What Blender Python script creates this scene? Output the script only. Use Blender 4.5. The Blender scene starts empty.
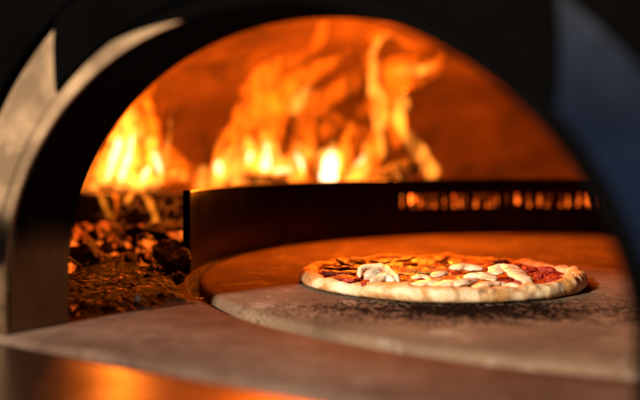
import bpy, bmesh, math, random
from mathutils import Vector, noise, Matrix
random.seed(7)
sc = bpy.context.scene
C = sc.collection
R = math.radians
PI = math.pi

# ---------------------------------------------------------------- frame of reference
H = 0.134          # lens height above the turntable
F = 889.0
def P(px, py, d):  # a point at real distance d
    return Vector(((px-320)/F*d, d, H-(py-155)/F*d))
TC = Vector((0.365, 1.03, 0))      # turntable centre
TR = 0.50
MC = Vector((-0.0189, 0.5887, 0))   # middle of the oven mouth
YAW = -0.5872
U = Vector((math.cos(YAW), math.sin(YAW), 0))   # along the mouth
N = Vector((math.sin(YAW), -math.cos(YAW), 0))  # out of the mouth, to the front
Z = Vector((0, 0, 1))

# ---------------------------------------------------------------- object helpers
def tag(o, label=None, cat=None, group=None, kind=None):
    if label: o['label'] = label
    if cat: o['category'] = cat
    if group: o['group'] = group
    if kind: o['kind'] = kind
    return o
def empty(name, loc=(0, 0, 0)):
    o = bpy.data.objects.new(name, None); C.objects.link(o); o.location = loc
    o.empty_display_size = 0.02
    return o
def wloc(o):
    v = Vector(o.location)
    while o.parent: o = o.parent; v += Vector(o.location)
    return v
def obj(name, bm, mat, parent=None, smooth=True, loc=None, bevel=0):
    me = bpy.data.meshes.new(name)
    if loc is not None: bmesh.ops.translate(bm, verts=bm.verts, vec=-Vector(loc))
    if parent is not None: bmesh.ops.translate(bm, verts=bm.verts, vec=-wloc(parent))
    bmesh.ops.recalc_face_normals(bm, faces=bm.faces)
    bm.to_mesh(me); bm.free()
    if smooth:
        for p in me.polygons: p.use_smooth = True
    me.materials.append(mat)
    o = bpy.data.objects.new(name, me); C.objects.link(o)
    if loc is not None: o.location = loc
    if parent is not None: o.parent = parent
    if bevel:
        b = o.modifiers.new('bevel', 'BEVEL'); b.width = bevel; b.segments = 3; b.limit_method = 'ANGLE'
    return o
def fn(v, s=1.0, oct_=4, seed=0):
    return noise.fractal(Vector(v)*s + Vector((seed*3.7, seed*1.3, seed*7.1)), 0.9, 2.1, oct_)
def grid_bm(pts, closed_u=False):   # pts[i][j]
    bm = bmesh.new()
    vs = [[bm.verts.new(p) for p in row] for row in pts]
    n, m = len(vs), len(vs[0])
    for i in range(n if closed_u else n-1):
        a, b = vs[i], vs[(i+1) % n]
        for j in range(m-1):
            bm.faces.new((a[j], a[j+1], b[j+1], b[j]))
    return bm, vs
def box(bm, c, u, v, w):
    c = Vector(c); q = []
    for i in (-1, 1):
        for j in (-1, 1):
            for k in (-1, 1): q.append(bm.verts.new(c+u*i+v*j+w*k))
    for f in ((0,1,3,2),(4,6,7,5),(0,4,5,1),(2,3,7,6),(0,2,6,4),(1,5,7,3)): bm.faces.new([q[i] for i in f])
def catmull(pts, n):
    out = []
    P_ = [pts[0]] + list(pts) + [pts[-1]]
    for i in range(1, len(P_)-2):
        for k in range(n):
            t = k/n
            a, b, c, d = P_[i-1], P_[i], P_[i+1], P_[i+2]
            out.append(tuple(0.5*((2*b[q]) + (-a[q]+c[q])*t + (2*a[q]-5*b[q]+4*c[q]-d[q])*t*t + (-a[q]+3*b[q]-3*c[q]+d[q])*t**3) for q in range(len(b))))
    out.append(tuple(pts[-1]))
    return out

# ---------------------------------------------------------------- materials
class NT:
    def __init__(s, name):
        s.m = bpy.data.materials.new(name); s.m.use_nodes = True
        s.t = s.m.node_tree; s.t.nodes.clear()
        s.out = s.n('ShaderNodeOutputMaterial')
    def n(s, kind, **kw):
        x = s.t.nodes.new(kind)
        for k, v in kw.items():
            if k in x.inputs: x.inputs[k].default_value = v
            else: setattr(x, k, v)
        return x
    def l(s, a, b): s.t.links.new(a, b)
    def coord(s, scale=(1, 1, 1), kind='Object'):
        tc = s.n('ShaderNodeTexCoord'); mp = s.n('ShaderNodeMapping'); mp.inputs['Scale'].default_value = scale
        s.l(tc.outputs[kind], mp.inputs['Vector']); return mp.outputs['Vector']
    def noise(s, vec, scale, detail=6, rough=0.6, dist=0.0):
        x = s.n('ShaderNodeTexNoise'); x.inputs['Scale'].default_value = scale; x.inputs['Detail'].default_value = detail
        x.inputs['Roughness'].default_value = rough; x.inputs['Distortion'].default_value = dist
        s.l(vec, x.inputs['Vector']); return x.outputs['Fac']
    def ramp(s, fac, stops, interp='LINEAR'):
        x = s.n('ShaderNodeValToRGB'); cr = x.color_ramp; cr.interpolation = interp
        while len(cr.elements) < len(stops): cr.elements.new(0.5)
        for e, (p, c) in zip(cr.elements, stops):
            e.position = p; e.color = (c, c, c, 1) if isinstance(c, (int, float)) else (*c, 1)
        s.l(fac, x.inputs['Fac']); return x.outputs['Color']
    def mix(s, fac, a, b, mode='MIX'):
        x = s.n('ShaderNodeMix', data_type='RGBA', blend_type=mode)
        for i, v in ((0, fac), (6, a), (7, b)):
            if hasattr(v, 'is_linked'): s.l(v, x.inputs[i])
            elif isinstance(v, (int, float)): x.inputs[i].default_value = v
            else: x.inputs[i].default_value = (*v, 1)
        return x.outputs[2]
    def math(s, op, a, b=None, clamp=False):
        x = s.n('ShaderNodeMath', operation=op, use_clamp=clamp)
        for i, v in ((0, a), (1, b)):
            if v is None: continue
            if hasattr(v, 'is_linked'): s.l(v, x.inputs[i])
            else: x.inputs[i].default_value = v
        return x.outputs[0]
    def bsdf(s, color=None, rough=0.6, metal=0.0, bump=None, bs=0.5, bd=0.001, emit=None, estr=0.0, sub=0.0, coat=0.0, spec=0.5):
        b = s.n('ShaderNodeBsdfPrincipled')
        def put(k, v):
            if hasattr(v, 'is_linked'): s.l(v, b.inputs[k])
            elif isinstance(v, (int, float)): b.inputs[k].default_value = v
            else: b.inputs[k].default_value = (*v, 1)
        put('Base Color', color); put('Roughness', rough); put('Metallic', metal)
        put('Specular IOR Level', spec)
        if coat: put('Coat Weight', coat); put('Coat Roughness', 0.15)
        if sub:
            put('Subsurface Weight', sub); b.inputs['Subsurface Radius'].default_value = (1, .5, .25); b.inputs['Subsurface Scale'].default_value = 0.004
        if emit is not None: put('Emission Color', emit); put('Emission Strength', estr)
        if bump is not None:
            bp = s.n('ShaderNodeBump'); bp.inputs['Strength'].default_value = bs; bp.inputs['Distance'].default_value = bd
            s.l(bump, bp.inputs['Height']); s.l(bp.outputs[0], b.inputs['Normal'])
        s.l(b.outputs[0], s.out.inputs['Surface'])
        return s.m

def m_stone():
    t = NT('turntable_stone'); v = t.coord()
    big = t.noise(v, 9, 5, .6); fine = t.noise(v, 160, 4, .7); mid = t.noise(v, 45, 5, .65, .4)
    base = t.ramp(big, [(.3, (.10, .066, .045)), (.7, (.275, .192, .135))])
    base = t.mix(t.ramp(mid, [(.35, .55), (.55, 0.0)]), base, (.17, .12, .09))
    # flour left on the stone
    base = t.mix(t.ramp(t.noise(v, 26, 6, .75, .8), [(.56, 0.0), (.72, .55)]), base, (.62, .58, .52))
    # scorch mark where crusts have burned
    mp = t.n('ShaderNodeMapping'); mp.vector_type = 'POINT'
    tc = t.n('ShaderNodeTexCoord')
    mp.inputs['Location'].default_value = (0.235/0.20, 0.262/0.075, 0); mp.inputs['Scale'].default_value = (1/.20, 1/.075, 0)
    t.l(tc.outputs['Object'], mp.inputs['Vector'])
    ln = t.n('ShaderNodeVectorMath', operation='LENGTH'); t.l(mp.outputs[0], ln.inputs[0])
    d = t.math('SUBTRACT', 1.0, ln.outputs['Value'])
    weave = t.n('ShaderNodeTexVoronoi', feature='F1'); weave.inputs['Scale'].default_value = 250; t.l(t.coord((1, .55, 1)), weave.inputs['Vector'])
    s_ = t.math('ADD', t.math('ADD', t.math('MULTIPLY', d, 1.45), .12), t.math('MULTIPLY', t.math('SUBTRACT', t.noise(v, 38, 6, .75), .5), 2.0))
    s_ = t.math('ADD', s_, t.math('MULTIPLY', t.math('SUBTRACT', .36, weave.outputs['Distance']), 1.3))
    sm = t.ramp(s_, [(-.0, 0.0), (.85, .97)])
    # older soot blotches
    base = t.mix(t.ramp(t.noise(v, 14, 6, .7, 1.2), [(.60, 0.0), (.72, .75)]), base, (.06, .035, .025))
    base = t.mix(sm, base, (.008, .005, .004))
    bm_ = t.math('ADD', t.math('MULTIPLY', fine, .7), mid)
    return t.bsdf(base, t.ramp(mid, [(.3, .85), (.7, 1.0)]), bump=bm_, bs=.7, bd=.0014, spec=.0)
def m_hearth():
    t = NT('hearth_stone'); v = t.coord()
    big = t.noise(v, 7, 5, .6); fine = t.noise(v, 190, 4, .7); mid = t.noise(v, 36, 6, .7, .3)
    base = t.ramp(big, [(.3, (.085, .054, .043)), (.7, (.185, .13, .105))])
    base = t.mix(t.ramp(mid, [(.38, .75), (.58, 0.0)]), base, (.09, .055, .042))
    base = t.mix(t.ramp(t.noise(t.coord((1, 1, 1)), 11, 6, .7, 1.0), [(.46, 0.0), (.66, .8)]), base, (.06, .035, .027))
    return t.bsdf(base, .7, bump=t.math('ADD', fine, mid), bs=.6, bd=.0013, spec=.02)
def m_dome():
    t = NT('dome_refractory'); v = t.coord()
    a = t.noise(v, 3.2, 5, .55, .6); b = t.noise(v, 40, 5, .7)
    base = t.ramp(a, [(.32, (.05, .023, .007)), (.5, (.10, .046, .016)), (.66, (.18, .092, .034))])
    base = t.mix(t.ramp(t.noise(v, 5.5, 6, .65, 1.5), [(.46, 0.0), (.62, .8)]), base, (.035, .017, .008))
    return t.bsdf(base, .75, bump=t.math('ADD', a, t.math('MULTIPLY', b, .25)), bs=.5, bd=.012, spec=.3)
def m_steel(name, col, rough, bs=.15, streak=(3, 3, 160), vary=.12, metal=1.0, spec=.5, dark=.6):
    t = NT(name); v = t.coord(streak); w = t.coord()
    a = t.noise(v, 6, 4, .6); b = t.noise(w, 14, 5, .6, .5)
    c2 = tuple(x*dark for x in col)
    base = t.mix(t.ramp(b, [(.42, 0.0), (.60, .9)]), col, c2)
    r = t.math('ADD', rough-vary/2, t.math('MULTIPLY', b, vary))
    return t.bsdf(base, r, metal, bump=t.math('ADD', a, t.math('MULTIPLY', b, .4)), bs=bs, bd=.0006, spec=spec)
def m_liner():
    t = NT('liner_painted_reflection'); v = t.coord(); st = t.noise(t.coord((140, 140, 4)), 6, 4, .6)
    sp = t.n('ShaderNodeSeparateXYZ'); t.l(v, sp.inputs[0])
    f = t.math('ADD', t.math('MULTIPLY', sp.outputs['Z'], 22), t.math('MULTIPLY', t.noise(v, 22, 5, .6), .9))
    above_refl = t.ramp(f, [(.35, .0), (.55, .0), (1.0, 1.0)]); above_refl = t.ramp(t.math('MULTIPLY', f, .42), [(.62, 0.0), (.95, 1.0)])
    base = t.mix(above_refl, t.mix(t.noise(v, 30, 5, .6), (.30, .205, .12), (.10, .07, .045)), (.010, .009, .009))  # brown lower part is a reflection painted into the colour, black above it
    inv = t.math('SUBTRACT', 1.0, above_refl)
    return t.bsdf(base, t.math('ADD', .30, t.math('MULTIPLY', above_refl, .4)), inv, bump=st, bs=.12, bd=.0005, spec=t.math('MULTIPLY', inv, .3))
def m_char():
    t = NT('charred_wood'); v = t.coord(); w = t.coord((1, 1, 1))
    vo = t.n('ShaderNodeTexVoronoi', feature='DISTANCE_TO_EDGE'); vo.inputs['Scale'].default_value = 55; t.l(w, vo.inputs['Vector'])
    a = t.noise(v, 60, 6, .7, .5)
    base = t.ramp(a, [(.35, (.012, .009, .008)), (.6, (.045, .035, .03)), (.75, (.09, .075, .06))])
    crack = t.ramp(vo.outputs['Distance'], [(.0, 1.0), (.09, 0.0)])
    hot = t.math('MULTIPLY', crack, t.ramp(t.noise(v, 20, 3, .5), [(.5, 0.0), (.66, 1.0)]))
    return t.bsdf(base, .8, bump=t.math('ADD', a, t.noise(t.coord((1, 6, 6)), 25, 4, .6)), bs=.9, bd=.003, emit=(1, .16, .015), estr=t.math('MULTIPLY', hot, .6), spec=.3)
def m_ember(name, lo, strength):
    t = NT(name); v = t.coord(); a = t.noise(v, 42, 6, .7, .6); b = t.noise(v, 150, 4, .7)
    base = t.ramp(a, [(.35, (.015, .011, .010)), (.6, (.06, .04, .032)), (.72, (.15, .11, .09))])
    g = t.ramp(t.noise(v, 30, 4, .6, .8), [(lo, 0.0), (min(lo+.16, 1), 1.0)])
    col = t.ramp(t.noise(v, 24, 3, .5), [(.35, (1, .06, .003)), (.65, (1, .15, .010))])
    return t.bsdf(base, .8, bump=t.math('ADD', a, t.math('MULTIPLY', b, .5)), bs=.9, bd=.004, emit=col, estr=t.math('MULTIPLY', g, strength), spec=.35)
def m_ash():
    t = NT('ash_and_grit'); v = t.coord(); a = t.noise(v, 50, 6, .75); b = t.noise(v, 240, 4, .8)
    base = t.ramp(b, [(.45, (.004, .003, .0025)), (.58, (.016, .009, .007)), (.70, (.14, .085, .06))])
    base = t.mix(t.ramp(a, [(.4, .8), (.6, 0.0)]), base, (.02, .013, .011))
    e = t.math('MULTIPLY', t.ramp(t.noise(v, 120, 4, .7), [(.56, 0.0), (.70, 1.0)]), t.ramp(t.noise(v, 16, 3, .5), [(.42, 0.0), (.62, 1.0)]))
    return t.bsdf(base, .65, bump=t.math('ADD', a, b), bs=1.0, bd=.004, emit=(1, .13, .01), estr=e, spec=.15)
def m_flame(name, col, dens, lo=.30, hi=.75, scale=(24, 24, 9), floor=.12):
    t = NT(name); v = t.coord(scale)
    a = t.noise(v, 1.0, 5, .6, 1.6)
    g = t.n('ShaderNodeMapRange', interpolation_type='SMOOTHSTEP')
    t.l(a, g.inputs['Value']); g.inputs['From Min'].default_value = lo; g.inputs['From Max'].default_value = hi
    g.inputs['To Min'].default_value = floor; g.inputs['To Max'].default_value = 1.0
    e = t.n('ShaderNodeEmission'); e.inputs['Color'].default_value = (*col, 1)
    t.l(t.math('MULTIPLY', g.outputs[0], dens), e.inputs['Strength'])
    t.l(e.outputs[0], t.out.inputs['Volume'])
    return t.m
def m_dough():
    t = NT('baked_dough'); v = t.coord(); a = t.noise(v, 34, 5, .6, .4); b = t.noise(v, 260, 4, .7); c = t.noise(v, 90, 4, .6)
    base = t.ramp(a, [(.34, (.84, .73, .56)), (.47, (.76, .57, .35)), (.57, (.50, .26, .09))])
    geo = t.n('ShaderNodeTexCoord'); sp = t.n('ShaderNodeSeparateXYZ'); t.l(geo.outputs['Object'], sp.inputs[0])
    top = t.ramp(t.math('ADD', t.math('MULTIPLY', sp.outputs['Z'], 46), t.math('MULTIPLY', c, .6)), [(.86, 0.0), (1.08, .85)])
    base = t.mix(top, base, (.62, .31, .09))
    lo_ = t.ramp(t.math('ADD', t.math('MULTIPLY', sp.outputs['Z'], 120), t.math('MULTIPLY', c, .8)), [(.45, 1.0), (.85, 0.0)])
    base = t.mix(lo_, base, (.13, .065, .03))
    ch = t.ramp(t.noise(v, 48, 4, .6, .6), [(.60, 0.0), (.72, .85)])
    base = t.mix(ch, base, (.15, .065, .022))
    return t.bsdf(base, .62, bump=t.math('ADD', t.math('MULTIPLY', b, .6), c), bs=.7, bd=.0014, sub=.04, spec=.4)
def m_food(name, c1, c2, c3, sc_=60, rough=.35, bd=.001, coat=.1, sub=.2):
    t = NT(name); v = t.coord(); a = t.noise(v, sc_, 5, .65, .4); b = t.noise(v, sc_*4, 4, .7)
    base = t.ramp(a, [(.33, c1), (.52, c2), (.70, c3)])
    return t.bsdf(base, rough, bump=t.math('ADD', a, t.math('MULTIPLY', b, .5)), bs=.6, bd=bd, coat=coat, sub=sub)

M = {}
M['stone'] = m_stone(); M['hearth'] = m_hearth(); M['dome'] = m_dome()
M['guard'] = m_steel('burnt_guard_steel', (.035, .022, .018), .30, bs=.25, streak=(3, 3, 30), vary=.2)
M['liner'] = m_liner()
M['bare'] = m_steel('bare_brushed_steel', (.68, .59, .48), .09, bs=.05, streak=(140, 140, 4), vary=.04, dark=.35)
M['bare_shaded'] = m_steel('bare_steel_shaded_copy', (.34, .37, .42), .09, bs=.05, streak=(140, 140, 4), vary=.04, dark=.4)  # same steel as the left panel, its dim blue reflection put into the colour
M['foot'] = m_steel('brown_tinted_steel', (.30, .22, .14), .34, bs=.15, streak=(140, 140, 4), vary=.1)
M['black'] = m_steel('black_hood_and_dark_reflection', (.0012, .0012, .0014), .6, metal=.0, spec=.008)
M['shelf'] = m_steel('polished_shelf_steel', (.24, .18, .145), .33, bs=.12, streak=(4, 120, 4), dark=.35)
M['char'] = m_char()
M['ember_dark'] = m_ember('dark_ember', .66, 2.0)
M['ember_mid'] = m_ember('half_glowing_ember', .49, 1.7)
M['ember_hot'] = m_ember('glowing_ember', .44, 1.7)
M['ember_slot'] = m_ember('ember_behind_slots', .42, 2.8)
M['ember_spark'] = m_ember('white_hot_ember', .05, 9.0)
M['ash'] = m_ash()
M['dough'] = m_dough()
M['sauce'] = m_food('tomato_sauce', (.14, .005, .003), (.34, .022, .006), (.46, .06, .010), 90, .5, .0015, .1)
M['cheese'] = m_food('melted_cheese', (.30, .085, .012), (.46, .17, .026), (.18, .03, .006), 110, .85, .0016, .0)
M['mozz'] = m_food('white_cheese', (.92, .85, .72), (.88, .76, .55), (.55, .24, .06), 75, .28, .0014, .35, .08)
M['mush'] = m_food('mushroom_flesh', (.46, .40, .32), (.55, .48, .39), (.30, .24, .17), 90, .45, .0008)
M['pepper'] = m_food('roasted_salami', (.06, .006, .003), (.16, .012, .005), (.26, .028, .008), 80, .5, .0012, .0)
M['herb'] = m_food('cooked_leaf', (.05, .06, .015), (.12, .12, .03), (.20, .14, .04), 80, .45, .001)
ORANGE = (1, .125, .003); YELLOW = (1, .28, .026); WHITE = (1, .70, .40)
M['f_o'] = m_flame('flame_orange', ORANGE, 64, .40, .60, floor=.10)
M['f_d'] = m_flame('flame_deep', (1, .09, .002), 11, .38, .62, floor=.12)
M['f_y'] = m_flame('flame_yellow', YELLOW, 115, .40, .60, (30, 30, 11), .14)
M['f_l'] = m_flame('flame_lick', (1, .19, .008), 130, .3, .6, (30, 30, 10), .35)
M['f_s'] = m_flame('flame_strand', (1, .23, .012), 120, .3, .6, (30, 30, 9), .4)
M['f_w'] = m_flame('flame_white', WHITE, 190, .3, .6, (20, 20, 12), .5)

# ---------------------------------------------------------------- the oven
oven = empty('pizza_oven', (TC.x, TC.y, 0))
tag(oven, 'large pizza oven with round black arched mouth, bare steel side panels and glowing domed chamber', 'pizza oven')
def arch_ring(r0, off, r1, off1, name, mat, foot=-.0025, a0=0, a1=180, thick=.004, zc=.0344, seg=90, s0=0.0, s1=0.0):
    """sheet between two arcs: radius r0 at off metres in front of the mouth plane, r1 at off1"""
    rows = []
    for i in range(seg+1):
        row = []
        for k in range(9):
            t = k/8
            a = R((a0+s0*t)*(1-i/seg)+(a1+s1*t)*i/seg)
            r = r0+(r1-r0)*t; o = off+(off1-off)*t
            c = MC + N*o + Z*zc
            row.append(c + U*(r*math.cos(a)) + Z*((r-RM+RM*RZ)*math.sin(a)))
        rows.append(row)
    # straight legs below the springing
    def leg(row):
        out = []
        for p in row: out.append(Vector((p.x, p.y, foot)))
        return out
    if a0 <= 0: rows.insert(0, leg(rows[0]))
    if a1 >= 180: rows.append(leg(rows[-1]))
    bm, _ = grid_bm(rows)
    o = obj(name, bm, mat, oven)
    s = o.modifiers.new('solid', 'SOLIDIFY'); s.thickness = thick; s.offset = 1
    e_ = o.modifiers.new('edges', 'EDGE_SPLIT'); e_.split_angle = R(35)
    return o
RM = 0.2324; RZ = .82; ZC = .0344   # half width, height ratio, springing height
# chamber dome, cut by the mouth plane
bm = bmesh.new()
CC = Vector((.20, 1.20, -.012))
rows = []
for i in range(96):
    a = 2*PI*i/96
    row = []
    for k in range(25):
        e = (PI/2)*k/24
        ce = math.cos(e)**.62; se = math.sin(e)**.9
        r = .93*ce
        p = CC + Vector((r*math.cos(a), r*math.sin(a)*1.02, .47*se))
        row.append(p)
    rows.append(row)
bm, _ = grid_bm(rows, True)
bmesh.ops.remove_doubles(bm, verts=bm.verts, dist=.0005)
bmesh.ops.bisect_plane(bm, geom=bm.verts[:]+bm.edges[:]+bm.faces[:], plane_co=MC-N*.004, plane_no=N, clear_outer=True)
d = obj('dome', bm, M['dome'], oven)
s = d.modifiers.new('solid', 'SOLIDIFY'); s.thickness = .05; s.offset = 1
# front wall round the mouth (refractory inside, black outside)
def front_wall(off, name, mat, rin, zc):
    rows = []
    for i in range(91):
        a = R(180*i/90)
        c = MC + N*off + Z*zc
        ca, sa = math.cos(a), math.sin(a)
        rr = min(1.15/max(abs(ca), 1e-6), .62/max(sa, 1e-6), 1.15)
        rows.append([c+U*(r*ca)+Z*((r-(RM-RM*RZ)*(1-k/5))*sa) for k, r in enumerate([rin+(rr-rin)*k/5 for k in range(6)])])
    rows.insert(0, [Vector((p.x, p.y, -.03)) for p in rows[0]]); rows.append([Vector((p.x, p.y, -.03)) for p in rows[-1]])
    bm, _ = grid_bm(rows)
    o = obj(name, bm, mat, oven)
    s = o.modifiers.new('solid', 'SOLIDIFY'); s.thickness = .012; s.offset = 0
front_wall(-.002, 'front_wall', M['dome'], RM+.006, ZC)
LD = .0443
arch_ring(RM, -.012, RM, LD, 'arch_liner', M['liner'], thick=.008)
# bare steel trim round the liner, steel cheeks left and right, dark reflections painted as black ends and top
arch_ring(RM+.001, LD+.0015, RM+.012, LD+.0015, 'arch_trim', M['bare'], a0=103, a1=180, s0=16, thick=.003)
arch_ring(RM+.001, LD+.0013, RM+.012, LD+.0013, 'arch_trim', M['black'], a0=13.8, a1=102.6, s1=16, thick=.003)  # rest of the steel trim, coloured black in place of a dark reflection
arch_ring(RM+.001, LD+.0013, RM+.012, LD+.0013, 'arch_dark_end', M['black'], a0=0, a1=13.8, thick=.003)  # lower end of the steel trim, darkness painted in as black
arch_ring(RM+.0124, LD+.0022, RM+.055, LD+.0026, 'side_panel', M['bare'], a0=135, a1=180, s0=-8, thick=.003)
arch_ring(RM+.0124, LD+.0022, RM+.055, LD+.0026, 'side_panel', M['bare_shaded'], a0=14, a1=37, s1=10, thick=.003)
arch_ring(RM+.0135, LD+.0030, RM+.055, LD+.0034, 'arch_dark_end', M['black'], a0=0, a1=13.8, thick=.003)  # lower end of the right panel, black colour replaces its dark reflection
arch_ring(RM+.0135, LD+.0040, RM+.055, LD+.006, 'surround_top', M['black'], a0=37.3, a1=134.7, s0=10, s1=-8, thick=.003)  # dark reflection wedge in the steel, made as a black panel
arch_ring(RM+.056, LD+.0075, RM+.30, LD+.016, 'hood_face', M['black'], a0=0, a1=180, thick=.003)
# hearth: slab with a round well for the turntable
def hearth(r_in, ztop, th, front, name, mat):
    seg = 240; bm = bmesh.new(); ring = []
    for i in range(seg):
        a = 2*PI*i/seg
        dv = Vector((math.cos(a), math.sin(a), 0))
        pin = TC + dv*r_in
        # distance along dv to the front line
        den = dv.dot(N); R_ = 1.45
        if den > 1e-4:
            dist = ((MC+N*front)-TC).dot(N)/den
            R_ = min(R_, dist)
        R_ = max(R_, r_in+.002)
        pout = TC+dv*R_
        row = []
        b = .0035
        for q, z in ((pin, ztop-th), (pin, ztop-b*.7), (pin+dv*b*.3, ztop-b*.25), (pin+dv*b, ztop), (pout-dv*b*1.6, ztop), (pout-dv*b*.5, ztop-b*.5), (pout, ztop-b*1.6), (pout, ztop-th)):
            row.append(Vector((q.x, q.y, z)))
        ring.append(row)
    bm, _ = grid_bm(ring, True)
    return obj(name, bm, mat, oven)
hearth(.513, -.0035, .035, .0500, 'hearth', M['hearth'])
# steel pan below the turntable
bm = bmesh.new()
bmesh.ops.create_cone(bm, cap_ends=True, segments=96, radius1=.60, radius2=.60, depth=.004, matrix=Matrix.Translation((TC.x, TC.y, -.045)))
obj('turntable_pan', bm, M['black'], oven, smooth=False)
# landing shelf in front of the mouth
bm = bmesh.new()
box(bm, MC+N*.256-Z*.0135+U*.0, U*.62, N*.20, Z*.006)
obj('landing_shelf', bm, M['shelf'], oven, smooth=False, bevel=.003)
bm = bmesh.new()
box(bm, MC+N*.042-Z*.139, U*.62, N*.008, Z*.097)
obj('front_apron', bm, M['black'], oven, smooth=False, bevel=.002)

# ---------------------------------------------------------------- turntable
bm = bmesh.new(); rows = []
for i in range(240):
    a = 2*PI*i/240; dv = Vector((math.cos(a), math.sin(a), 0)); row = []
    w = .0006*fn((math.cos(a)*4, math.sin(a)*4, 0), 1, 3)
    for r, z in ((.02, 0), (.25, 0), (.44, 0), (.493, 0), (.4965, -.0008), (.499, -.003), (.5, -.006), (.5, -.036), (.02, -.036)):
        row.append(TC+dv*(r+(w if r > .49 else 0))+Z*z)
    rows.append(row)
bm, vs = grid_bm(rows, True)
bm.faces.new([r[0] for r in vs]); bm.faces.new([r[-1] for r in vs])
tt = obj('stone_turntable', bm, M['stone'], loc=TC, smooth=True)
tag(tt, 'round scorched stone turntable set flush in the hearth under the pizza', 'turntable')
tt.data.set_sharp_from_angle(angle=R(50))

# ---------------------------------------------------------------- flame guard: curved steel plate round the back of the turntable
guard = empty('flame_guard', (TC.x, TC.y+.514, -.003))
tag(guard, 'low curved dark steel flame guard with slotted right half standing behind the turntable', 'flame guard')
GR, GH = .517, .0925
def gp(a, z, r=GR): return Vector((TC.x+r*math.cos(a), TC.y+r*math.sin(a), z))
def a_of_px(px):   # bearing on the guard seen under this column
    best = None
    for i in range(4000):
        a = R(30)+R(155)*i/4000; p = gp(a, 0)
        e = abs(320+p.x/p.y*F-px)
        if best is None or e < best[0]: best = (e, a)
    return best[1]
bm = bmesh.new()
zs_plain = [-.003, .010, .030, .044, .067, .082, GH-.003]
A0 = R(180.5); A1 = R(34); AS = a_of_px(398)
n1 = 90
rows = [[gp(A0+(AS-A0)*i/n1, z) for z in zs_plain] for i in range(n1+1)]
bm, _ = grid_bm(rows)
# slotted half
random.seed(3)
edges = [AS]; kinds = []
a = AS
while a > A1:
    w = random.choice((.0035, .0050, .0070)); g = random.choice((.0035, .0055, .0085, .013))
    a -= g/GR; edges.append(a); kinds.append(0)
    a -= w/GR; edges.append(a); kinds.append(1)
cols = [[bm.verts.new(gp(q, z)) for z in zs_plain] for q in edges]
for i, kd in enumerate(kinds):
    for j in range(len(zs_plain)-1):
        if kd == 1 and j == 3: continue
        bm.faces.new((cols[i][j], cols[i][j+1], cols[i+1][j+1], cols[i+1][j]))
bmesh.ops.remove_doubles(bm, verts=bm.verts, dist=.00005)
o = obj('guard_plate', bm, M['guard'], guard, smooth=False)
s = o.modifiers.new('solid', 'SOLIDIFY'); s.thickness = .003; s.offset = 0
# rolled top rim and end post
def tube(path, rad, seg=10, sx=1.0):
    rows = []
    for i, p in enumerate(path):
        p = Vector(p); q = Vector(path[min(i+1, len(path)-1)]); o_ = Vector(path[max(i-1, 0)])
        t = (q-o_).normalized(); s_ = t.cross(Z)
        if s_.length < .1: s_ = Vector((1, 0, 0))
        s_.normalize(); up = s_.cross(t).normalized()
        r = rad(i/(len(path)-1)) if callable(rad) else rad
        rows.append([p+s_*(r*sx*math.cos(2*PI*k/seg))+up*(r*math.sin(2*PI*k/seg)) for k in range(seg)])
    bm = bmesh.new(); vs = [[bm.verts.new(p) for p in row] for row in rows]
    for i in range(len(vs)-1):
        for k in range(seg):
            bm.faces.new((vs[i][k], vs[i][(k+1) % seg], vs[i+1][(k+1) % seg], vs[i+1][k]))
    bm.faces.new(vs[0]); bm.faces.new(vs[-1])
    return bm
obj('top_rim', tube([gp(A0+(A1-A0)*i/160, GH-.0015) for i in range(161)], .0022), M['guard'], guard)
bm = bmesh.new()
pe = gp(A0, 0); tan = Vector((-math.sin(A0), math.cos(A0), 0)); rad_ = Vector((math.cos(A0), math.sin(A0), 0))
box(bm, Vector((pe.x, pe.y, GH/2-.0005))+rad_*.001+tan*.0047, rad_*.0042, tan*.004, Z*(GH/2+.0015))
obj('end_post', bm, M['black'], guard, smooth=False, bevel=.0008)

# ---------------------------------------------------------------- embers, logs, ash
def lump_bm(size, seed, sub=4, flat=.7, jag=.38):
    rn = random.Random(seed*13+1)
    planes = [(Vector((rn.gauss(0, 1), rn.gauss(0, 1), rn.gauss(0, .8))).normalized(), rn.uniform(.5, .85)) for _ in range(11)]
    bm = bmesh.new(); bmesh.ops.create_icosphere(bm, subdivisions=sub, radius=1)
    for v in bm.verts:
        c = v.co.normalized(); f = 1.0
        for n_, d_ in planes:
            k = c.dot(n_)
            if k > .05: f = min(f, d_/k)
        f *= 1+.20*fn(c, 2.4, 6, seed)
        v.co = Vector((c.x*f*size*1.15, c.y*f*size*(.75+.3*rn.random()*0+.25*((seed*7) % 3)/2), c.z*f*size*flat*1.15))
    bmesh.ops.rotate(bm, verts=bm.verts, matrix=Matrix.Rotation(seed*1.7, 3, 'Z'))
    return bm
LAB = {'d': ('dark charred ember lump with firelit edges lying in the ember bed', 'M'),
       'm': ('half burnt ember with orange glowing cracks in the ember bed', 'M'),
       'h': ('bright orange glowing ember under the flames left of the guard', 'M')}
def ember(x, y, size, kind, seed, z=0.0, label=None, group='embers in the bed left of the guard', flat=.7):
    mat = {'d': M['ember_dark'], 'm': M['ember_mid'], 'h': M['ember_hot'], 'b': M['ember_slot'], 's': M['ember_spark']}[kind]
    o = obj('ember', lump_bm(size, seed, flat=flat), mat)
    o.location = (x, y, z+size*flat*.8); o.rotation_euler = (0.3*math.sin(seed), .25*math.cos(seed*2), 0)
    tag(o, label or LAB[kind][0], 'ember', group)
    return o
def ground_xy(px, py, z=.006):
    d = (H-z)*F/(py-155); return (px-320)/F*d, d
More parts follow.
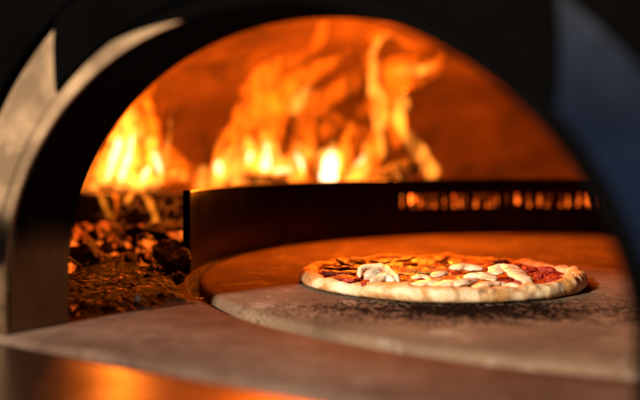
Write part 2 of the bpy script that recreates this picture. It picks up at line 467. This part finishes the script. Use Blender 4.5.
# (px, py of the foot, half width px, kind, label)
EM = [(84, 266, 19, 'd', 'broad dark ember lump at the near left of the ember bed beside the arch'),
      (110, 258, 12, 'm', None), (172, 268, 21, 'd', 'large craggy black ember leaning beside the guard end post'),
      (124, 251, 12, 'm', 'squat ember with glowing orange top in the middle of the ember bed'), (146, 254, 12, 'm', None), (70, 249, 13, 'h', None),
      (96, 248, 13, 'm', None), (158, 248, 13, 'd', None), (134, 246, 10, 'h', None), (182, 243, 13, 'h', None),
      (66, 272, 12, 'm', None), (130, 263, 9, 'd', None), (146, 266, 8, 'm', None), (104, 242, 11, 'h', None), (86, 241, 11, 'h', None),
      (118, 241, 10, 'm', None), (150, 240, 12, 'h', None), (168, 241, 11, 'm', None), (74, 239, 9, 'm', None), (187, 252, 8, 'm', None),
      (178, 280, 9, 'd', None), (150, 277, 6, 'd', None), 
      (134, 287, 4, 'm', None), (72, 291, 4, 'd', None),
      (138, 300, 7, 'd', 'small bluish grey flake of charcoal on the ash nearest the lens')]
for i, (px, py, hw, kd, lb) in enumerate(EM):
    x, y = ground_xy(px, py)
    ember(x, y, hw/F*y*(1.22 if py < 270 else 1.0), kd, i+1, .004, lb, flat=.78 if kd != 'd' else .62)
# embers behind the slots of the guard
random.seed(11)
for i in range(46):
    a = a_of_px(402+i*4.3) if i < 45 else R(36)
    r = GR+.014+random.uniform(0, .008); sz = random.choice((.005, .0065, .008, .009))
    if i in (0, 3): sz = .010
    e_ = ember(TC.x+r*math.cos(a), TC.y+r*math.sin(a), sz, 's' if i in (0, 3) else random.choice('bbmd'), 60+i, random.uniform(.038, .052) if i not in (0, 3) else .050,
          'small orange ember glowing through the slots of the guard' if i not in (0, 3) else ('roundest bright ember at the left end of the guard slots' if i == 0 else 'second bright round ember from the left end of the guard slots'),
          'embers glowing behind the guard slots', flat=1.1)
# bed of coals that carries the slot embers
bed = []
for i in range(240):
    a = R(166)+(A1-R(166))*i/239
    row = []
    for k in range(30):
        r = GR+.008+.13*k/29
        h = .036*math.sin(PI*min(1, (k+2)/9.0)/2) + .009*fn((r*math.cos(a), r*math.sin(a), 0), 45, 5)
        row.append(Vector((TC.x+r*math.cos(a), TC.y+r*math.sin(a), h if k not in (0, 29) else -.004)))
    bed.append(row)
bm, _ = grid_bm(bed)
tag(obj('cinders', bm, M['ember_dark'], loc=(TC.x, TC.y+GR+.06, 0)), 'heaped cinders banked up behind the curved guard', 'cinders', kind='stuff')

def log(a, b, r, name_label, seed, group='burning logs'):
    a, b = Vector(a), Vector(b); path = []; n = 40
    side = (b-a).cross(Z).normalized()
    for i in range(n+1):
        t = i/n; path.append(a.lerp(b, t)+side*(.25*r*math.sin(t*3+seed))+Z*(.15*r*math.sin(t*5+seed)))
    bm = tube(path, lambda t: r*(1+.08*math.sin(t*9+seed))*(.9+.1*min(1, t*8)), 28)
    for v in bm.verts:
        d_ = fn(v.co, 22, 4, seed)
        v.co += Vector((noise.noise(v.co*30), noise.noise(v.co*30+Vector((9, 0, 0))), noise.noise(v.co*30+Vector((0, 9, 0)))))*r*.22 + v.co.normalized()*d_*r*.1
    o = obj('log', bm, M['char'], loc=(a+b)/2)
    tag(o, name_label, 'log', group)
    return o
log(P(62, 217, 1.42), P(190, 210, 1.40), .034, 'thick charred log lying across the left ember bed with flames along its top', 1)
log(P(96, 232, 1.34), P(140, 214, 1.36), .012, 'thin charred branch leaning against the log in the left fire', 4)
log(P(318, 196, 1.74), P(413, 168, 1.62), .020, 'grey charred log sticking up at the right end of the main fire', 2)
log(P(245, 176, 1.70), P(290, 181, 1.66), .014, 'short dark log end buried in the bright base of the main fire', 5)

def edge_mask(x, y):
    p = Vector((x, y, 0))
    m1 = (p-TC).length-.511                                   # outside the turntable well
    l0 = Vector((-.216, .705, 0)); l1 = Vector((-.088, .806, 0))
    dr = (l1-l0).normalized(); nn = Vector((-dr.y, dr.x, 0))
    m2 = (p-l0).dot(nn)                                       # behind the swept edge
    m3 = (MC-N*.015-p).dot(N)
    return min(m1, m2-.014, m3)
nx, ny = 300, 380
rows = []
for i in range(nx+1):
    row = []
    for j in range(ny+1):
        x = -.78+.74*i/nx; y = .66+1.04*(j/ny)**1.2
        m = edge_mask(x, y)+.006*fn((x, y, 0), 40, 4)
        h = -.010+.016*max(0, min(1, m/.035))+.0022*fn((x, y, 0), 150, 5, 2)*max(0, min(1, m/.02))+.006*max(0, min(1, (y-.95)/.3))
        row.append(Vector((x, y, h)))
    rows.append(row)
bm, _ = grid_bm(rows)
bmesh.ops.delete(bm, geom=[f for f in bm.faces if edge_mask(f.calc_center_median().x, f.calc_center_median().y) < -.022], context='FACES')
tag(obj('ash', bm, M['ash'], loc=(-.35, 1.1, 0)), 'dark gritty ash and cinders swept left of the turntable', 'ash', kind='stuff')

# ---------------------------------------------------------------- fire: closed tongues of glowing gas
def tongue(pts, depth, mat, parent, squash=.75, wob=0.0, seed=0):
    """pts: (px, py, half width px[, extra depth m])"""
    q = [(a[0], a[1], a[2], a[3] if len(a) > 3 else 0.0) for a in pts]
    cm = catmull(q, 6)
    y0 = max(a[1] for a in cm)
    cm = [(a[0]+3.6*min(1, (y0-a[1])/40)*noise.noise(Vector((a[1]*.055, seed*3.1, 0))), a[1], a[2]*(1+.45*noise.noise(Vector((a[1]*.11, seed*5.3, 4)))), a[3]) for a in cm]
    rows = []; n = len(cm); seg = 14
    ctr = []
    for (px, py, hw, dd) in cm:
        d_ = depth+dd+.02*math.sin(px*.05+py*.07+seed)
        ctr.append((P(px, py, d_), max(hw, .4)/F*d_))
    for i, (p, r) in enumerate(ctr):
        a = ctr[max(i-1, 0)][0]; b = ctr[min(i+1, n-1)][0]
        t = (b-a).normalized(); back = Vector((0, 1, 0)); s_ = t.cross(back).normalized(); bk = s_.cross(t).normalized()
        e = min(i, n-1-i); r2 = r*min(1, .35+.22*e)
        rows.append((p, s_, bk, r2))
    bm = bmesh.new(); vs = []
    for (p, s_, bk, r) in rows:
        row = []
        for k in range(seg):
            an = 2*PI*k/seg
            f = 1+.22*noise.noise(Vector((p.x*14+math.cos(an), p.y*14+math.sin(an), p.z*14+seed)))
            row.append(bm.verts.new(p+s_*(r*math.cos(an)*f)+bk*(r*squash*math.sin(an)*f)))
        vs.append(row)
    for i in range(len(vs)-1):
        for k in range(seg): bm.faces.new((vs[i][k], vs[i][(k+1) % seg], vs[i+1][(k+1) % seg], vs[i+1][k]))
    for row, sgn, pr in ((vs[0], -1, rows[0]), (vs[-1], 1, rows[-1])):
        d_ = rows[1][0]-rows[0][0] if sgn < 0 else rows[-1][0]-rows[-2][0]
        tip = bm.verts.new(pr[0]+d_.normalized()*pr[3]*sgn*.7)
        for k in range(seg): bm.faces.new((row[k], row[(k+1) % seg], tip))
    return obj('tongue', bm, mat, parent)
o_, y_, w_, d_ = M['f_o'], M['f_y'], M['f_w'], M['f_d']; s_t = M['f_s']
left = empty('flame', P(125, 225, 1.42)); tag(left, 'tall yellow flame rising from the ember bed left of the guard', 'flame', 'flames in the oven')
FL = [
 (o_, [(80,186,6),(84,178,9),(88,172,12),(96,155,13),(108,128,12),(122,100,10),(136,76,4)]),
 (o_, [(104,182,12),(112,166,18),(124,142,18),(136,112,14),(148,88,7),(152,74,3)]),
 (o_, [(134,182,13),(140,165,17),(146,140,15),(147,115,11),(150,98,5)]),
 (o_, [(156,180,10),(170,177,10),(184,176,9),(196,182,7),(199,194,4)]),
 (o_, [(146,148,9),(160,152,11),(174,158,9),(186,160,4)]),
 (d_, [(155,124,8),(158,110,9),(166,100,10),(178,101,7),(188,104,3)]),
 (d_, [(66,200,8),(80,160,14),(100,122,14),(124,88,10),(140,70,4)]),
 (o_, [(140,120,9),(152,132,9),(158,146,8)]),
 (y_, [(99,183,5),(106,170,9),(117,148,10),(127,124,8),(134,104,3)]),
 (y_, [(122,182,8),(128,168,9),(134,144,7),(139,124,3)]),
 (y_, [(146,184,8),(156,166,8),(152,148,6),(148,134,2)]),
 (y_, [(130,184,6),(138,180,7),(150,178,5),(168,175,4),(182,174,4),(191,181,2)]),
 (y_, [(82,196,2.5),(92,186,4),(101,178,4)]),
 (w_, [(106,182,2),(112,166,3.6),(117,148,4.2),(121,136,2)]),
 (w_, [(120,182,3.5),(125,166,4.2),(130,148,3),(135,130,1.6)]),
 (w_, [(161,174,2.6),(157,162,4),(153,150,2)]),
 (w_, [(141,184,2.4),(146,172,3),(150,166,1.4)]),
 (s_t, [(97,190,3,-.13),(104,206,3.2,-.10),(113,222,3,-.1),(121,236,1.5,-.1)]),
 (s_t, [(131,190,2.4,-.13),(127,206,3,-.1),(127,222,3,-.1),(129,238,2,-.1)]),
 (s_t, [(140,190,2.6,-.13),(150,203,3.2,-.1),(155,220,3.2,-.1),(153,238,2,-.1)]),
 (o_, [(112,192,3,-.06),(117,206,3,-.13),(112,224,2.5,-.13)]),
 (o_, [(80,196,3),(70,210,5),(66,238,5)]),
 (y_, [(188,190,2),(191,200,3),(190,214,2)]),
]
GROW = {M['f_o']: .90, M['f_y']: 1.15, M['f_w']: .95, M['f_d']: .7, M['f_s']: 1.0, M['f_l']: 1.0}
for i, (m, pts) in enumerate(FL):
    g_ = GROW[m]*1.15; pts = [(q[0], q[1], q[2]*g_, *q[3:]) for q in pts]
    tongue(pts, 1.47, m, left, seed=i*1.7)
random.seed(5)
def licks(n, x0, x1, y0, hmin, hmax, lean):
    out = []
    for i in range(n):
        x = x0+(x1-x0)*(i+random.random())/n; h = random.uniform(hmin, hmax); ph = random.uniform(0, 6); am = random.uniform(2, 6)
        hw = random.uniform(1.8, 3.6); y = y0-random.uniform(0, 25); pts = []
        for k in range(6):
            t = k/5
            pts.append((x+lean*h*t*t+am*math.sin(ph+t*4.5)*t, y-h*t, hw*(1-t*.75)*(.6+.8*math.sin(PI*min(1, t+.25)))))
        out.append((y_, pts) if hw < 2.9 and i % 2 else (M['f_l'], pts))
    return out
FL += [(y_, [(70,240,3),(69,216,4),(75,199,4),(88,188,3)]), (o_, [(66,236,5),(68,205,7),(74,178,9),(84,150,9),(96,124,7),(106,108,3)]), (y_, [(76,196,4),(80,180,6),(86,164,5),(92,150,2)]), (o_, [(150,176,9),(166,170,9),(180,166,8),(192,172,6),(200,186,5)]), (y_, [(86,188,5),(104,184,6),(124,184,6),(146,184,6),(164,182,4)])]
FL = [q for q in FL if q[0] is not d_]+licks(6, 86, 166, 186, 35, 80, .25)
for i, (m, pts) in enumerate(FL[-11:]):
    tongue(pts, 1.455, m, left, seed=i*4.1+2)
main = empty('flame', P(310, 200, 1.70)); tag(main, 'broad roaring flame curling up to the dome behind the curved guard', 'flame', 'flames in the oven')
FM = [
 (o_, [(206,190,8),(222,168,13),(236,142,16),(247,112,17),(258,84,14),(280,66,10),(304,56,8),(318,42,7),(324,24,5),(322,12,3)]),
 (o_, [(250,190,14),(260,158,19),(270,124,20),(282,94,18),(304,74,12),(330,62,8),(350,48,4)]),
 (d_, [(230,190,10),(236,120,16),(250,86,18),(282,58,16),(320,40,14),(352,26,9),(372,22,4)]),
 (o_, [(296,190,16),(300,158,16),(304,126,13),(314,106,13),(334,94,13),(350,82,11),(360,68,5),(364,58,2)]),
 (o_, [(330,190,16),(342,160,15),(352,140,11),(366,126,8)]),
 (o_, [(362,186,9),(374,150,11),(380,118,12),(377,92,11),(372,72,9),(370,54,7),(376,38,7),(390,33,5),(404,42,4),(420,48,3)]),
 (o_, [(396,150,6),(396,120,11),(392,96,14),(398,78,14),(416,76,12),(432,70,8),(440,58,5),(441,48,3)]),
 (o_, [(376,76,8),(390,64,8),(408,60,6),(428,64,6),(440,60,4)]),
 (d_, [(372,130,10),(378,80,14),(386,50,12),(406,44,12),(428,54,10),(440,60,5)]),
 (d_, [(384,34,5),(396,30,5),(412,38,5),(430,46,4),(438,50,2)]),
 (o_, [(356,122,6),(372,100,7),(384,84,7)]),
 (o_, [(324,140,9),(332,118,9),(344,124,7),(356,134,8)]),
 (d_, [(300,60,8),(318,30,8),(330,14,5)]),
 (y_, [(382,160,4),(379,130,6),(378,100,6),(374,74,5),(373,54,4),(380,40,3),(392,36,2)]),
 (y_, [(394,74,4),(408,70,5),(424,70,4),(436,62,2)]),
 (y_, [(400,92,5),(401,108,6),(401,124,6),(407,138,6),(418,150,6),(426,162,6),(431,172,7),(428,182,4)]),
 (y_, [(213,190,7),(220,174,8),(229,160,8),(234,146,4)]),
 (y_, [(236,190,8),(243,170,10),(248,150,9),(250,136,4)]),
 (y_, [(262,190,11),(267,164,11),(268,146,8),(264,130,3)]),
 (y_, [(286,190,10),(292,170,10),(300,154,8),(297,140,4)]),
 (y_, [(326,192,13),(329,170,12),(332,152,8),(334,140,3)]),
 (y_, [(350,186,8),(360,170,8),(366,156,6),(367,140,3)]),
 (y_, [(289,116,4),(298,104,6),(307,92,5),(314,82,2)]),
 (y_, [(199,196,5),(201,184,6),(203,172,5),(201,164,2)]),
 (y_, [(302,158,5),(316,152,5),(328,160,5)]),
 (w_, [(219,176,2.5),(219,168,4.4),(218,160,2)]),
 (w_, [(264,172,4),(267,161,6),(267,150,4.4),(265,142,2)]),
 (w_, [(272,172,4),(284,170,4),(292,170,3)]),
 (w_, [(303,172,2.5),(300,162,4),(296,152,2.5)]),
 (w_, [(328,186,6),(329,172,9),(331,159,7),(333,148,2.5)]),
 (w_, [(248,164,2),(250,156,3),(250,150,1.6)]),
 (w_, [(355,166,2),(361,162,3),(365,154,2)]),
 (y_, [(392,166,2,-.1),(400,182,3,-.12),(403,196,4,-.12),(402,203,3,-.12)]),
 (o_, [(362,184,5),(380,176,5),(398,178,4),(408,186,3)]),
]
FM = [q for q in FM if q[0] is not d_]+licks(6, 212, 372, 182, 35, 75, .4)
for i, (m, pts) in enumerate(FM):
    g_ = GROW[m]; pts = [(q[0], q[1], q[2]*g_, *q[3:]) for q in pts]
    tongue(pts, 1.68, m, main, seed=i*2.3+5)

# ---------------------------------------------------------------- pizza
PC = Vector((.128, .945, 0)); PR = .150
pizza = empty('pizza', PC); tag(pizza, 'small round pizza with blistered crust, tomato, white cheese strips and mushroom baking on the stone', 'pizza')
def prad(a):
    c, s_ = math.cos(a), math.sin(a)
    return PR*(1+.025*fn((c*1.4, s_*1.4, 0), 1, 3, 4)+.008*fn((c*7, s_*7, 0), 1, 3, 9))
def topz(x, y):
    return .0088+.0018*fn((x, y, 0), 45, 4, 1)
rows = []; NA = 420
for i in range(NA):
    a = 2*PI*i/NA; c, s_ = math.cos(a), math.sin(a); r = prad(a); row = []
    ch = .0140+.0052*fn((c*2.2, s_*2.2, 0), 1, 3, 2)
    if s_ > .2: ch *= .86
    cw = .0185+.004*fn((c*3, s_*3, 0), 1, 3, 6)     # crust width
    for k in range(14):                              # inner field
        rr = (r-cw)*k/14
        row.append(Vector((rr*c, rr*s_, topz(rr*c, rr*s_) if k else .0075)))
    for k in range(25):                              # crust roll
        th = PI*(1-k/24*1.35)
        ex, ez = math.cos(th), math.sin(th)
        rr = r-cw*.5+ex*cw*.5
        zz = (.0075 if th > PI/2 else 0)*1 + 0
        if th >= PI/2: z = .0075+(ch-.0075)*max(0, ez)**.8
        elif ez >= 0: z = ch*.42+ch*.58*ez
        else: z = ch*.42*(1+ez*1.15)
        p = Vector((rr*c, rr*s_, max(z, .0008)))
        b1 = fn(p, 70, 4, 3); b2 = max(0, fn(p, 52, 2, 8))**2
        amt = math.sin(PI*min(1, (k+1)/20))
        p += Vector((c*max(ex, -.2), s_*max(ex, -.2), max(ez, 0)))*(.0020*b1+(.0085 if s_ < .2 else .003)*b2+.0006*noise.noise(p*420))*max(amt, .15)
        row.append(p)
    row.append(Vector((r*.5*c, r*.5*s_, .0008)))
    rows.append([PC+p for p in row])
bm, vs = grid_bm(rows, True)
bmesh.ops.remove_doubles(bm, verts=bm.verts, dist=.00002)
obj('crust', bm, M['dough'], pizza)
rows = []
for i in range(260):
    a = 2*PI*i/260; c, s_ = math.cos(a), math.sin(a)
    re = prad(a)-.0165+.004*fn((c*5, s_*5, 0), 1, 4, 5); row = []
    for k in range(40):
        rr = re*k/39; x, y = rr*c, rr*s_
        z = topz(x, y)+.0009+.0022*fn((x, y, 0), 75, 5, 7)
        if k > 36: z -= .0016*(k-36)
        row.append(PC+Vector((x, y, z)))
    rows.append(row)
bm, _ = grid_bm(rows, True); bmesh.ops.remove_doubles(bm, verts=bm.verts, dist=.00002)
obj('sauce', bm, M['sauce'], pizza)
def xy_on_pizza(px, py, z=.012):
    d = (H-z)*F/(py-155); return Vector(((px-320)/F*d, d, 0))
def blob(name, px, py, ax, ay, az, mat, rot=0, seed=0, z=.011, jag=.25, tilt=(0, 0), sub=4, label=None):
    """ax, ay, az half sizes in mm"""
    bm = bmesh.new(); bmesh.ops.create_icosphere(bm, subdivisions=sub, radius=1)
    for v in bm.verts:
        f = 1+jag*fn(v.co, 1.3, 4, seed)
        v.co = Vector((v.co.x*f*ax, v.co.y*f*ay, v.co.z*f*az))*.001
    bmesh.ops.rotate(bm, verts=bm.verts, matrix=Matrix.Rotation(tilt[0], 3, 'X') @ Matrix.Rotation(tilt[1], 3, 'Y'))
    bmesh.ops.rotate(bm, verts=bm.verts, matrix=Matrix.Rotation(rot, 3, 'Z'))
    g = xy_on_pizza(px, py, z)
    bmesh.ops.translate(bm, verts=bm.verts, vec=g+Z*z)
    o = obj(name, bm, mat, pizza)
    if label: o['label'] = label
    return o
def strip(name, pts, mat, zf=.55, seed=0, label=None):
    """pts: (px, py, half width mm, height mm)"""
    path = []
    for (px, py, hw, zz) in catmull(pts, 7):
        g = xy_on_pizza(px, py, zz*.001); path.append((Vector((g.x, g.y, zz*.001-(.0015 if name[0] == 'w' else 0))), hw*.001))
    rows = []; n = len(path); seg = 28
    for i, (p, r) in enumerate(path):
        t = (path[min(i+1, n-1)][0]-path[max(i-1, 0)][0]).normalized(); s_ = t.cross(Z).normalized(); up = s_.cross(t)
        e = min(i, n-1-i); k_ = math.sin(min(1, (e+.6)/5)*PI/2)
        row = []
        for k in range(seg):
            an = 2*PI*k/seg; q = p+(s_*math.cos(an)+up*zf*math.sin(an))*r*k_
            row.append(p+(q-p)*(1+.34*fn(q, 85, 4, seed)+.16*noise.noise(q*240)))
        rows.append(row)
    bm = bmesh.new(); vs = [[bm.verts.new(q) for q in row] for row in rows]
    for i in range(n-1):
        for k in range(seg): bm.faces.new((vs[i][k], vs[i][(k+1) % seg], vs[i+1][(k+1) % seg], vs[i+1][k]))
    bm.faces.new(vs[0]); bm.faces.new(vs[-1])
    o = obj(name, bm, mat, pizza)
    if label: o['label'] = label
    return o
random.seed(21)
# melted yellow cheese, spread through the middle
for i, (px, py) in enumerate([(398,276),(412,271),(392,268),(430,268),(405,282),(420,277),(440,271),(380,266),(452,266),(470,288),(498,288),(410,264),(445,289),(486,264)]):
    blob('cheese', px, py, random.uniform(6, 11), random.uniform(7, 13), 2.2, M['cheese'], random.uniform(0, 3), i, .0102, .45)
# dark roasted slices at the back and left
for i, (px, py) in enumerate([(336,268),(345,263),(358,261),(330,273),(345,273),(343,278),(376,262),(404,260),(440,261),(352,268),(362,278),(500,262)]):
    blob('salami', px, py, random.uniform(9, 14), random.uniform(8, 12), random.uniform(2.0, 3), M['pepper'], random.uniform(0, 3), 30+i, .0120, .42, (random.uniform(-.3, .3), random.uniform(-.3, .3)))
for i, (px, py) in enumerate([(528,270),(540,276),(552,280),(515,267),(545,270),(366,284),(350,280),(525,281)]):
    blob('tomato', px, py, random.uniform(6, 10), random.uniform(6, 10), random.uniform(2.5, 4), M['sauce'], random.uniform(0, 3), 60+i, .0125, .5)
for i, (px, py) in enumerate([(425,273),(385,262),(478,268)]):
    blob('herb_leaf', px, py, 9, 6, 1.4, M['herb'], i, 80+i, .0145, .5)
# mushroom chunk: pale cap rim over a grey cut face
blob('mushroom', 374, 276, 10, 4.5, 7, M['mush'], .12, 90, .0175, .12, label='thick mushroom chunk standing on its edge at the left of the pizza')
strip('mushroom_cap', [(360,277,3.2,15),(361,270,3.4,20),(372,267,3.6,22),(385,268,4.4,21),(392,275,4.8,17),(399,282,4,13)], M['mozz'], 1.0, 1)
strip('mushroom_cap', [(369,284,4,13),(377,280,5,15),(386,278,5.2,16),(395,281,4.6,14)], M['mozz'], .8, 2)
# white cheese strips
W = [
 [(449,267,8,16),(458,266,10,17),(470,266,10,17),(483,268,8,16)],
 [(496,273,8,17),(499,267,9.5,20),(508,266.5,10,21),(516,272,9,19),(524,278,8,17),(530,283,6,14)],
 [(404,285,5,13),(418,283,8,15),(434,281,8.5,16),(446,278,6,15)],
 [(430,286,6,14),(446,283,8.5,16),(462,281,9,17),(474,278,7,16)],
 [(463,276,6,16),(474,274,8.5,18),(486,275,8.5,18),(495,279,6,16)],
 [(472,287,5,14),(484,284,7.5,15),(497,282,7,15),(507,284,5,14)],
 [(433,275,6,16),(441,272,7.5,17),(449,273,6,16)],
 [(503,287,4,12),(512,284,6.5,14),(523,286,4.5,13)],
 [(412,277,5,14),(422,275,6,15),(430,277,5,14)],
]
for i, pts in enumerate(W): strip('white_cheese_strip', pts, M['mozz'], .37, 10+i)

# ---------------------------------------------------------------- light
def area(name, loc, target, size, power, col):
    l = bpy.data.lights.new(name, 'AREA'); l.shape = 'DISK'; l.size = size; l.energy = power; l.color = col
    o = bpy.data.objects.new(name, l); C.objects.link(o); o.location = loc
    o.rotation_euler = (Vector(target)-Vector(loc)).to_track_quat('-Z', 'Y').to_euler(); return o
def point(name, loc, rad, power, col):
    l = bpy.data.lights.new(name, 'POINT'); l.shadow_soft_size = rad; l.energy = power; l.color = col
    o = bpy.data.objects.new(name, l); C.objects.link(o); o.location = loc; return o
kd = Vector((-.65, -.76, 0)).normalized()
e = R(23)
kp = Vector((.16, .86, 0))+kd*(2.6*math.cos(e))+Z*(2.6*math.sin(e))
area('key_lamp', kp, (.16, .86, 0),   .20, 122, (1, .80, .58))
area('warm_reflection_fill', (-1.7, .52, .42), (-.2, .6, .12), .9, 2.7, (1, .64, .36))  # added unseen source, placed to show as warm reflection in the left steel
area('cool_reflection_fill', (-1.0, -.85, .24), (.2, .42, .16), 1.0, .17, (.26, .52, 1))  # added unseen source for the faint blue reflection in the right steel
FIRE = (1, .19, .007)
area('dome_fill', (.06, 1.36, .40), (.12, 1.15, 0), .40, 3.9, (1, .155, .006)).data.spread = R(125)  # added overhead fill, brings orange light to turntable and pizza; no source there
point('fire_light', P(330, 168, 1.68), .02, 5, FIRE)
point('fire_light', P(266, 158, 1.68), .02, 3, FIRE)
point('fire_light', P(398, 90, 1.70), .02, 10, FIRE)
point('fire_light', P(122, 160, 1.50), .02, 4, FIRE)
point('fire_light', P(330, 125, 1.62), .02, 5, FIRE)

w = bpy.data.worlds.new('World'); sc.world = w; w.use_nodes = True
w.node_tree.nodes['Background'].inputs[0].default_value = (.02, .022, .03, 1); w.node_tree.nodes['Background'].inputs[1].default_value = .15

# ---------------------------------------------------------------- camera
cam = bpy.data.cameras.new('camera'); co = bpy.data.objects.new('camera', cam); C.objects.link(co)
co.location = (0, 0, H); co.rotation_euler = (R(90), 0, 0)
cam.sensor_width = 36; cam.lens = 36*F/640; cam.shift_y = -45/640
cam.clip_start = .01; cam.clip_end = 20
cam.dof.use_dof = True; cam.dof.focus_distance = .89; cam.dof.aperture_fstop = cam.lens/20.0
sc.camera = co
sc.view_settings.view_transform = 'Standard'; sc.view_settings.look = 'None'; sc.view_settings.exposure = 0; sc.view_settings.gamma = 1
sc.cycles.use_denoising = True
sc.cycles.sample_clamp_indirect = 6
sc.cycles.max_bounces = 8
sc.cycles.volume_step_rate = 1.0
sc.render.engine = 'CYCLES'
